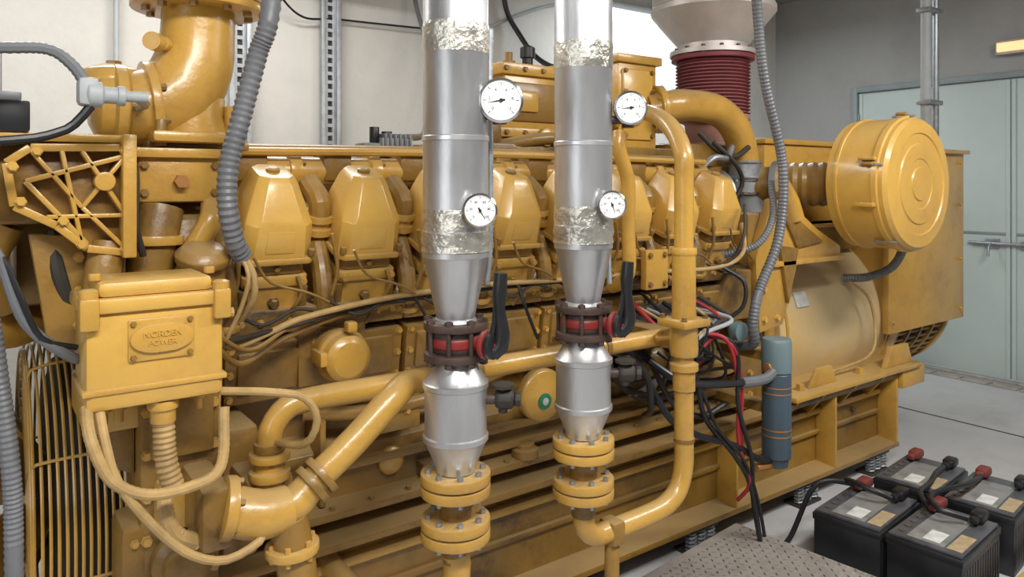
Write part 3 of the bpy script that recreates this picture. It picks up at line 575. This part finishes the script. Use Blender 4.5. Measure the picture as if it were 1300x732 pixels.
# ------------------------------------------------------------ clad pipes
def clad(x,y,down):
    r=root('aluminium_clad_pipe'); R_=.083
    a=B('cladding',r); a.lathe((x,y,0),(0,0,1),[(R_,1.46),(R_+.0015,1.462),(R_+.0015,1.475),(R_,1.477),(R_-.0002,1.95),(R_+.001,1.952),(R_+.001,1.97),(R_,1.972),(R_,2.6),(R_+.001,2.602),(R_+.001,2.62),(R_,2.622),(R_,HC)],ALU,48)
    a.b(x+.080,x+.086,y-.010,y+.010,1.44,HC,ALU,0)
    for i in range(24): a.lathe((x+.086,y,1.5+i*.05),(1,0,0),[(.003,0),(.002,.003)],STL,6)
    # rolled standing seams and strap clamps
    for z in (1.70,2.16): a.lathe((x,y,z),(0,0,1),[(R_+.0008,0),(R_+.0022,.002),(R_+.0022,.012),(R_+.0008,.014)],ALU,48)
    a.done()
    a=B('foil_wrap',r); pr=[(R_+.0005,1.53),(R_+.003,1.50),(R_+.001,1.475),(R_+.005,1.455),(R_+.001,1.44),(R_+.004,1.425)]; a.lathe((x,y,0),(0,0,1),pr,ALW,48)
    a.lathe((x,y,0),(0,0,1),[(R_+.0005,1.92),(R_+.0025,1.94),(R_+.001,1.965),(R_+.0025,1.985),(R_+.0005,1.995)],ALW,48); a.done()
    a=B('reducer_cladding',r); a.lathe((x,y,0),(0,0,1),[(.048,1.25),(.051,1.27),(.060,1.31),(.080,1.405),(.084,1.41),(.084,1.43),(.080,1.435)],ALU,48); a.done()
    a=B('lower_cladding',r); a.lathe((x,y,0),(0,0,1),[(.044,.868),(.05,.870),(.052,.885),(.078,.945),(.083,.95),(.083,.962),(.079,.965),(.078,1.04),(.080,1.08),(.0835,1.083),(.0835,1.095),(.078,1.098),(.060,1.13),(.052,1.15)],ALU,48); a.done()
    a=B('flanges',r)
    for z,rr in ((.842,.089),(.812,.089),(.728,.088),(.698,.088)): 
        a.lathe((x,y,z),(0,0,1),[(rr,0),(rr,.025)],YEL,36,.003)
    for z in (.867,.753): a.bolts((x,y,z),(0,0,1),.070,8,STL,.008,.010)
    for z in (.812,.698): a.bolts((x,y,z),(0,0,-1),.070,8,STL,.008,.012)
    a.lathe((x,y,.72),(0,0,1),[(.040,0),(.040,.15)],YED,24); a.lathe((x,y,.64),(0,0,1),[(.034,0),(.036,.06)],YED,20)
    if down: a.tube([(x,y,.66),(x+.003,y,.60),(x-.02,y+.03,.53),(x-.06,y+.1,.47),(x-.1,y+.3,.42),(x-.1,y+.62,.42)],.035,YEL,20)
    a.done()
    r=root('butterfly_valve'); a=B('valve_body',r)
    for z in (1.228,1.152): a.lathe((x,y,z),(0,0,1),[(.081,0),(.081,.019)],ROD,36,.002)
    a.lathe((x,y,1.17),(0,0,1),[(.06,0),(.064,.01),(.064,.048),(.06,.058)],ROD,32,.002)
    a.lathe((x,y,1.185),(0,0,1),[(.065,0),(.067,.005),(.067,.02),(.065,.025)],RED,32,.001)
    a.lathe((x,y,1.246),(0,0,1),[(.055,0),(.052,.008)],ALU,30)
    for i in range(8):
        t=2*math.pi*i/8; q=(x+.072*math.cos(t),y+.072*math.sin(t)); a.cyl((q[0],q[1],1.14),(q[0],q[1],1.258),.006,ROD,n=8,bev=0); a.lathe((q[0],q[1],1.246),(0,0,1),[(.011,0),(.011,.01)],ROD,6); a.lathe((q[0],q[1],1.152),(0,0,-1),[(.011,0),(.011,.01)],ROD,6)
    s=V((.30,-.954,0)); p=V((x,y,1.2)); a.cyl(p+s*.05,p+s*.115,.018,RED); a.lathe(p+s*.09,s,[(.030,0),(.036,.006),(.036,.018),(.02,.022)],RED,20,.002)
    a.done(); a=B('lever_handle',r); e=p+s*.113
    a.lathe(e,s,[(.034,0),(.034,.014),(.02,.018)],BLK,18,.002); a.lathe(e+s*.012,s,[(.012,0),(.012,.012)],RED,12)
    rt=V((.81,-.59,0))
    pts=[e+s*.008-rt*.034+V((0,0,.0)),e+s*.01+rt*.004+V((0,0,-.014)),e+s*.012+rt*.018+V((0,0,.015)),e+s*.02+rt*.010+V((0,0,.055)),e+s*.022+rt*.004+V((0,0,.09)),e+s*.022+rt*.004+V((0,0,.13)),e+s*.022+rt*.008+V((0,0,.178))]
    a.tube(pts,.014,BLK,12,radii=[.012,.021,.020,.016,.014,.018,.016]); a.tube([e+s*.02-rt*.014+V((0,0,.02)),e+s*.026-rt*.012+V((0,0,.06)),e+s*.022-rt*.004+V((0,0,.10))],.007,BLK,8)
    a.done()
    r=root('drain_valve'); a=B('valve',r); w=V((.80,-.60,0)); p=V((x,y,1.05))
    a.cyl(p+w*.075,p+w*.125,.014,ROD); a.lathe(p+w*.10,w,[(.02,0),(.026,.01),(.026,.04),(.016,.05)],DRK,10,.002); a.cyl(p+w*.12+V((0,0,-.035)),p+w*.12+V((0,0,.035)),.012,DRK); a.lathe(p+w*.12+V((0,0,.03)),(0,0,1),[(.03,0),(.03,.008)],DRK,10); a.cyl(p+w*.15,p+w*.165,.02,DRK,n=8)
    a.done()
clad(.986,1.6,True); clad(1.416,1.6,False)
def gauge(name,cx,cy,cz,r,facing,px,marks,ang,pz):
    f=V((math.cos(math.radians(facing)),math.sin(math.radians(facing)),0)); e=root(name)
    a=B('case',e); p=V((cx,cy,cz))
    a.lathe(p-f*.03,f,[(r*.9,0),(r*.93,.004),(r*.93,.024),(r*1.08,.026),(r*1.08,.036),(r*.97,.040),(r*.95,.036)],CHR,40)
    a.lathe(p-f*.03,f,[(r*.945,.035),(r*.945,.0370)],DIAL,40)
    a.cyl(V((px,1.56,pz)),V((cx,cy,pz))-f*.02,.012,ROD,n=12)
    a.cyl(V((cx,cy,pz-.012))-f*.02,V((cx,cy,cz))-f*.02,.012,ROD,n=12); a.lathe(V((cx,cy,pz-.022))-f*.02,(0,0,1),[(.018,0),(.018,.03)],ROD,6)
    rt=V((0,0,1)).cross(f).normalized(); up=V((0,0,1)); d0=p+f*.0074
    for i in range(31):
        t=math.radians(225-i*9); dr=rt*math.cos(t)+up*math.sin(t); L=.16 if i%5==0 else .08; tg=f.cross(dr)
        w=r*(.018 if i%5==0 else .009); vs=[d0+dr*r*.88+tg*w,d0+dr*r*.88-tg*w,d0+dr*r*(.88-L)-tg*w,d0+dr*r*(.88-L)+tg*w]
        a.raw(vs,[[0,1,2,3]],BLK)
    t=math.radians(ang); dr=rt*math.cos(t)+up*math.sin(t); tg=f.cross(dr); d1=p+f*.0085
    a.raw([d1+dr*r*.75,d1+tg*r*.05-dr*r*.2,d1-tg*r*.05-dr*r*.2],[[0,1,2]],BLK); a.lathe(d1,f,[(r*.09,0),(r*.09,.003)],BLK,12)
    a.done()
    rz=math.radians(facing+90)
    for i,m in enumerate(marks):
        t=math.radians(225-i*270/(len(marks)-1)); q=d0+(rt*math.cos(t)+up*math.sin(t))*r*.56
        text(m,e,q,(math.radians(90),0,rz),r*.22,BLK,.0002,'numeral_%d'%i)
gauge('pressure_gauge',1.055,1.50,1.80,.052,-118,.986,['0','2','4','6','8','10'],190,1.765)
gauge('thermometer_gauge',.985,1.487,1.53,.039,-122,.985,['0','20','40','60','80','100'],-60,1.53)
gauge('pressure_gauge',1.504,1.50,1.808,.045,-118,1.44,['0','2','4','6','8','10'],185,1.775)
gauge('thermometer_gauge',1.42,1.487,1.535,.037,-122,1.42,['0','20','40','60','80','100'],-70,1.535)

# ------------------------------------------------------------ conduits, hoses, cables
hose('flexible_conduit',[(.75,2.2,HC),(.70,2.05,2.6),(.617,1.9,2.065),(.581,1.9,1.92),(.54,1.9,1.758),(.511,1.9,1.64),(.508,1.9,1.54),(.53,1.92,1.452),(.556,1.95,1.41)],.026,GRY,.13,14,.008)
hose('flexible_conduit',[(2.62,1.95,HC),(2.62,1.9,2.8),(2.645,1.9,2.357),(2.70,1.9,2.03),(2.827,1.9,1.668),(2.80,1.9,1.364),(2.66,1.9,1.139),(2.62,1.9,1.01),(2.65,1.92,.92),(2.7,2.05,.88)],.022,GRY,.13,12,.008)
hose('flexible_conduit',[(2.83,1.96,1.6),(2.80,1.93,1.45),(2.72,1.95,1.33),(2.62,2.05,1.28)],.016,GRY,.13,10)
hose('flexible_conduit',[(1.092,1.60,2.0),(1.09,1.60,1.87),(1.092,1.6,1.6),(1.09,1.6,1.42),(1.08,1.6,1.33)],.009,STL,.15,8)
hose('flexible_conduit',[(1.52,1.60,2.0),(1.515,1.60,1.75),(1.52,1.6,1.5),(1.515,1.6,1.42),(1.50,1.58,1.30)],.008,STL,.15,8)
hose('sensor_cable',[(-.3,1.9,1.80),(-.1,1.82,1.86),(.04,1.8,1.868),(.122,1.8,1.873),(.165,1.8,1.845),(.195,1.8,1.80)],.013,GRY,.12,8)
hose('sensor_cable',[(-.2,1.82,1.66),(.061,1.8,1.683),(.136,1.8,1.70),(.17,1.8,1.72),(.20,1.8,1.76)],.010,BLK)
hose('sensor_cable',[(-.1,1.85,1.56),(.0,1.8,1.5),(.041,1.8,1.4425),(.085,1.8,1.31),(.171,1.8,1.227),(.2,1.85,1.22)],.011,GRY)
hose('sensor_cable',[(-.1,1.83,1.49),(.03,1.8,1.46),(.07,1.79,1.38),(.11,1.79,1.28),(.175,1.8,1.25)],.006,BLK)
hose('flexible_conduit',[(-.02,1.8,1.5),(.02,1.8,1.35),(.04,1.8,1.2),(.06,1.8,1.007),(.065,1.8,.795),(.07,1.8,.3),(.07,1.8,.0)],.018,GRY,.12,12)
P=dict(parent=en)
hose('coolant_hose',[(.444,1.72,1.132),(.536,1.65,1.13),(.61,1.65,1.105),(.645,1.66,1.045),(.63,1.7,.98),(.60,1.85,.95)],.009,CRM,**P)
hose('coolant_hose',[(.205,1.70,1.13),(.21,1.66,1.08),(.231,1.65,1.0),(.30,1.65,.89),(.37,1.65,.815),(.44,1.65,.785),(.5115,1.66,.80),(.53,1.68,.82)],.0095,CRM,**P)
hose('coolant_hose',[(.183,1.72,1.14),(.185,1.66,1.09),(.218,1.65,1.01),(.28,1.65,.965),(.365,1.65,.96),(.427,1.65,.99),(.442,1.68,1.107)],.012,CRM,.06,**P)
hose('coolant_hose',[(.34,1.74,.95),(.33,1.72,.90),(.35,1.72,.84),(.40,1.74,.80)],.018,CRM,.1,**P)
hose('wiring_harness',[(.47,1.86,1.25),(.5245,1.93,1.18),(.64,1.97,1.20),(.753,2.0,1.224),(1.043,2.03,1.25),(1.386,2.03,1.258),(1.654,2.03,1.25),(2.168,2.03,1.242),(2.53,2.0,1.241),(2.65,1.97,1.30),(2.68,2.0,1.42)],.009,CRM,**P)
hose('wiring_harness',[(.50,1.9,1.20),(.7,1.99,1.205),(1.0,2.04,1.235),(1.6,2.05,1.24),(2.2,2.05,1.23),(2.55,2.0,1.25),(2.62,1.95,1.36),(2.7,2.0,1.5)],.007,DRK,**P)
hose('wiring_harness',[(.48,1.88,1.22),(.58,1.94,1.165),(.72,2.0,1.21),(.9,2.03,1.24),(1.2,2.04,1.25)],.006,YED,**P)
hose('wiring_harness',[(.48,1.88,1.19),(.56,1.95,1.13),(.70,2.02,1.17),(.95,2.05,1.22),(1.3,2.06,1.23)],.008,YED,**P)
hose('wiring_harness',[(.556,1.95,1.42),(.58,1.93,1.36),(.58,1.93,1.30),(.56,1.97,1.24)],.009,CRM,**P)
hose('wiring_harness',[(.55,1.95,1.42),(.565,1.92,1.36),(.55,1.93,1.28),(.52,1.95,1.2)],.006,CRM,**P)
hose('wiring_harness',[(1.1,2.04,1.25),(1.2,2.03,1.1),(1.32,2.05,1.02)],.005,DRK,**P)
hose('wiring_harness',[(1.5,2.03,1.25),(1.52,2.0,1.15),(1.6,2.05,1.05)],.006,BLK,**P)
hose('wiring_harness',[(2.55,2.0,1.24),(2.6,1.93,1.18),(2.58,1.92,1.08),(2.52,1.97,1.02)],.009,BLK,**P)
for k in range(8):
    x=XC[k]; hose('fuel_line',[(x-.1,1.96,1.40+.005*(k%3)),(x-.05,1.98,1.33),(x+.06,2.0,1.29),(x+.13,2.02,1.255)],.004,YED,**P)
    hose('fuel_line',[(x-.13,2.06,1.25),(x-.06,2.02,1.21),(x+.04,2.04,1.24),(x+.10,2.03,1.23)],.005,DRK,**P)
    hose('fuel_line',[(x-.14,2.02,1.45),(x-.12,2.03,1.35),(x-.13,2.05,1.27)],.006,YED,**P)
hose('battery_cable',[(2.12,1.95,.98),(2.187,1.85,.889),(2.255,1.85,.698),(2.42,1.83,.512),(2.52,1.83,.35),(2.56,1.8,.02)],.010,BLK)
hose('battery_cable',[(2.10,1.95,.95),(2.2,1.85,.85),(2.30,1.83,.66),(2.45,1.82,.5),(2.56,1.83,.3),(2.62,1.82,.02)],.007,BLK)
hose('battery_cable',[(2.30,1.95,1.0),(2.38,1.85,.98),(2.44,1.84,.80),(2.446,1.84,.569),(2.50,1.83,.4),(2.52,1.9,.3)],.008,RCB)
hose('battery_cable',[(2.33,1.95,1.0),(2.40,1.84,.96),(2.465,1.84,.80),(2.46,1.84,.6),(2.49,1.85,.5)],.006,RCB)
hose('battery_cable',[(2.3,1.95,1.02),(2.42,1.84,.95),(2.43,1.83,.72),(2.50,1.82,.5),(2.54,1.84,.3),(2.55,1.78,.02)],.009,BLK)
hose('battery_cable',[(1.75,2.0,1.02),(1.817,1.87,1.0),(1.93,1.85,.92),(1.98,1.87,.78),(2.08,2.0,.7)],.012,BLK)
hose('fuel_hose',[(1.98,2.0,.99),(2.08,1.86,.88),(2.187,1.84,.84),(2.4,1.83,.81),(2.60,1.83,.795),(2.70,1.84,.83)],.015,BLK)
hose('fuel_hose',[(2.45,1.83,.805),(2.55,1.83,.797),(2.62,1.83,.80),(2.70,1.84,.83)],.021,GRY)
hose('fuel_hose',[(1.95,1.95,1.0),(2.05,1.86,.75),(2.187,1.85,.652),(2.42,1.84,.56),(2.58,1.84,.47),(2.70,1.85,.44)],.013,BLK)
hose('fuel_hose',[(2.0,2.05,1.05),(2.04,1.95,.95),(2.1,1.88,.78),(2.25,1.87,.70),(2.4,1.87,.72)],.011,BLK)
rnd=random.Random(9)
for k in range(16):
    m=[BLK,DRK,LGR,CRM,BLK,RCB,DRK,BLK][k%8]; x0=2.05+rnd.random()*.5; x1=2.1+rnd.random()*.5
    hose('engine_wiring',[(x0,2.07,1.02+rnd.random()*.14),(x0+.04,1.95-rnd.random()*.06,1.04),((x0+x1)/2,1.91,.92+rnd.random()*.12),(x1,1.95,.80+rnd.random()*.1),(x1-.03,2.08,.72+rnd.random()*.1)],.005+rnd.random()*.004,m,**P)
a=B('starter_motor',en); a.cyl((2.15,2.1,.88),(2.45,2.1,.88),.07,YED); a.cyl((2.45,2.1,.88),(2.52,2.1,.88),.05,DRK); a.b(2.2,2.35,1.99,2.06,1.0,1.08,DRK,.01); a.b(2.42,2.5,1.96,2.05,1.0,1.06,LGR,.01); a.b(2.25,2.33,2.0,2.06,.92,.97,BLK,.006); a.b(2.1,2.6,2.1,2.2,.8,1.1,DRK,.01); a.lathe((2.60,1.98,.97),(0,-1,0),[(.04,0),(.04,.04),(.02,.045)],BLL,20); a.lathe((2.18,2.02,.98),(0,-1,0),[(.03,0),(.03,.05),(.012,.055)],DRK,14); a.lathe((2.36,2.0,.88),(0,-1,0),[(.02,0),(.02,.04)],RCB,14); a.done()
r=root('fuel_filter'); a=B('filter_body',r); x,y=2.71,1.85
a.lathe((x,y,0),(0,0,1),[(.055,.45),(.059,.455),(.059,.80),(.055,.805)],BLU,36); a.lathe((x,y,0),(0,0,1),[(.061,.808),(.061,.93),(.057,.945),(.02,.947)],BLL,36,.001)
for z in (.545,.57,.72,.745): a.lathe((x,y,z),(0,0,1),[(.0605,0),(.0605,.005)],COP,36)
a.lathe((x,y,.395),(0,0,1),[(.045,.02),(.05,.055)],BLU,20); a.b(x-.01,x+.06,y+.05,y+.33,.62,.66,YED,.004); a.b(x-.01,x+.06,y+.05,y+.33,.84,.88,YED,.004); a.cyl((x-.14,y,.435),(x-.02,y,.42),.016,COP)
a.cyl((x-.07,y,.83),(x-.02,y,.83),.022,COP,n=6)
a.done()
r=root('motor_actuator'); a=B('body',r); a.b(1.13,1.20,2.46,2.54,1.69,1.74,GRY,.006); a.b(1.205,1.33,2.46,2.56,1.69,1.76,LGR,.006)
for i in range(6): a.b(1.21+i*.02,1.218+i*.02,2.45,2.57,1.70,1.775,GRY,.001)
a.cyl((1.19,2.5,1.74),(1.19,2.5,1.80),.018,BLK); a.cyl((1.24,2.5,1.76),(1.24,2.5,1.785),.02,BLK); a.b(1.12,1.35,2.45,2.57,1.675,1.69,STL); a.done()

# ------------------------------------------------------------ batteries
def battery(cx,cy,rz):
    r=root('lead_acid_battery',(cx,cy,0),rz); L,W,H=.205,.132,.25
    a=B('case',r); a.b(-L,L,-W,W,0,H-.035,BAT,.006); a.b(-L-.004,L+.004,-W-.004,W+.004,H-.04,H-.012,BAT,.004); a.b(-L+.004,L-.004,-W+.004,W-.004,H-.012,H,BTP,.004)
    for i in range(14):
        u=-L+.02+i*.028; a.b(u,u+.012,-W-.002,W+.002,.02,H-.06,BAT,.001)
    a.b(-L+.03,L-.09,-.06,.07,H,H+.0012,LBG,0); a.b(-L+.035,-L+.19,-W+.012,-.068,H,H+.0012,LABY,0); a.b(-L+.05,-L+.15,-.04,.02,H+.001,H+.002,LAB,0)
    for i in range(6): a.lathe((-L+.06+i*.056,.095,H),(0,0,1),[(.014,0),(.014,.004)],BTP,14)
    a.done()
    a=B('terminals',r)
    for sgn,m in ((1,BRN),(-1,BLK)):
        yy=sgn*.075; a.lathe((L-.04,yy,H),(0,0,1),[(.016,0),(.014,.03)],STL,14); a.b(L-.085,L-.005,yy-.026,yy+.026,H+.006,H+.045,m,.012); a.b(L-.12,L-.08,yy-.015,yy+.015,H+.012,H+.036,m,.006)
    a.done()
z6=math.radians(6.4)
battery(3.02,1.63,z6); battery(3.06,1.345,z6-.03); battery(3.56,1.665,z6); battery(3.58,1.375,z6)
hose('battery_lead',[(3.12,1.73,.275),(3.0,1.79,.30),(2.93,1.83,.26),(2.85,1.88,.06),(2.75,1.9,.012)],.011,BLK)
hose('battery_lead',[(3.10,1.57,.275),(3.06,1.62,.30),(3.05,1.70,.31),(3.1,1.77,.29),(3.14,1.74,.275)],.011,BLK)
hose('battery_lead',[(3.14,1.44,.275),(3.2,1.5,.30),(3.35,1.53,.29),(3.5,1.57,.29),(3.64,1.6,.275)],.011,BLK)
hose('battery_lead',[(3.16,1.30,.275),(3.1,1.38,.30),(3.2,1.45,.31),(3.45,1.42,.30),(3.66,1.45,.275)],.011,BLK)
# ------------------------------------------------------------ tread plate platform
r=root('tread_plate_platform',(2.6,1.97,0),math.radians(6)); a=B('plate',r)
a.b(-.78,0,-1.5,0,.145,.16,CHK,.002); a.b(-.78,-.74,-1.5,0,.10,.145,CHK); a.b(-.04,0,-1.5,0,.10,.145,CHK); a.b(-.78,0,-.04,0,.10,.145,CHK)
for xx in (-.76,-.02):
    for yy in (-.02,-.75,-1.48): a.b(xx-.02,xx+.02,yy-.02,yy+.02,0,.145,CHK)
for i in range(26):
    for j in range(48):
        cx,cy=-.765+i*.03,-1.48+j*.0305
        t=math.radians(45 if (i+j)%2 else -45); c,s_=math.cos(t),math.sin(t); pts=[]
        for (u,v,z) in ((-.013,0,.1602),(0,.0042,.1602),(.013,0,.1602),(0,-.0042,.1602),(0,0,.1626)): pts.append(V((cx+u*c-v*s_,cy+u*s_+v*c,z)))
        a.raw(pts,[[0,1,4],[1,2,4],[2,3,4],[3,0,4],[3,2,1,0]],CHS)
a.done()
r=root('battery_rack'); a=B('rail',r); a.b(2.82,3.9,1.13,1.17,.03,.07,YEB,.004,); a.b(2.85,2.89,1.13,1.17,0,.03,YEB); a.b(3.8,3.84,1.13,1.17,0,.03,YEB); a.done()

# ------------------------------------------------------------ lights
def area(name,loc,size,pw,rot=(0,0,0),col=(1,.97,.92),sy=None):
    l=bpy.data.lights.new(name,'AREA'); l.energy=pw; l.color=col; l.shape='RECTANGLE'; l.size=size; l.size_y=sy or size
    o=bpy.data.objects.new(name,l); bpy.context.scene.collection.objects.link(o); o.location=loc; o.rotation_euler=rot; return o
area('ceiling_light_front',(.4,-.3,3.1),1.8,98,(math.radians(22),0,0),sy=.3)
area('ceiling_light_front_2',(3.4,.1,3.1),1.8,86,(math.radians(14),0,0),sy=.3)
area('ceiling_light_rear',(.6,3.5,3.1),2.2,54,sy=.3)
area('ceiling_light_rear_2',(4.6,3.9,3.1),1.6,40,sy=.3,col=(.9,.96,1))
area('left_area_light',(-1.9,.3,1.9),1.5,24,(0,math.radians(-82),math.radians(12)),col=(.95,.98,1))  # cool area lamp before the solid left wall, no window there
w=bpy.data.worlds.new('world'); bpy.context.scene.world=w; w.use_nodes=True; w.node_tree.nodes['Background'].inputs[0].default_value=(.6,.65,.7,1); w.node_tree.nodes['Background'].inputs[1].default_value=.5
c=bpy.data.cameras.new('camera'); c.sensor_width=36; c.lens=26.0; c.shift_y=-.1046; c.clip_start=.05
o=bpy.data.objects.new('camera',c); bpy.context.scene.collection.objects.link(o); o.location=(0,0,1.6); o.rotation_euler=(math.radians(90),0,math.radians(-36))
bpy.context.scene.camera=o
bpy.context.scene.view_settings.view_transform='Standard'
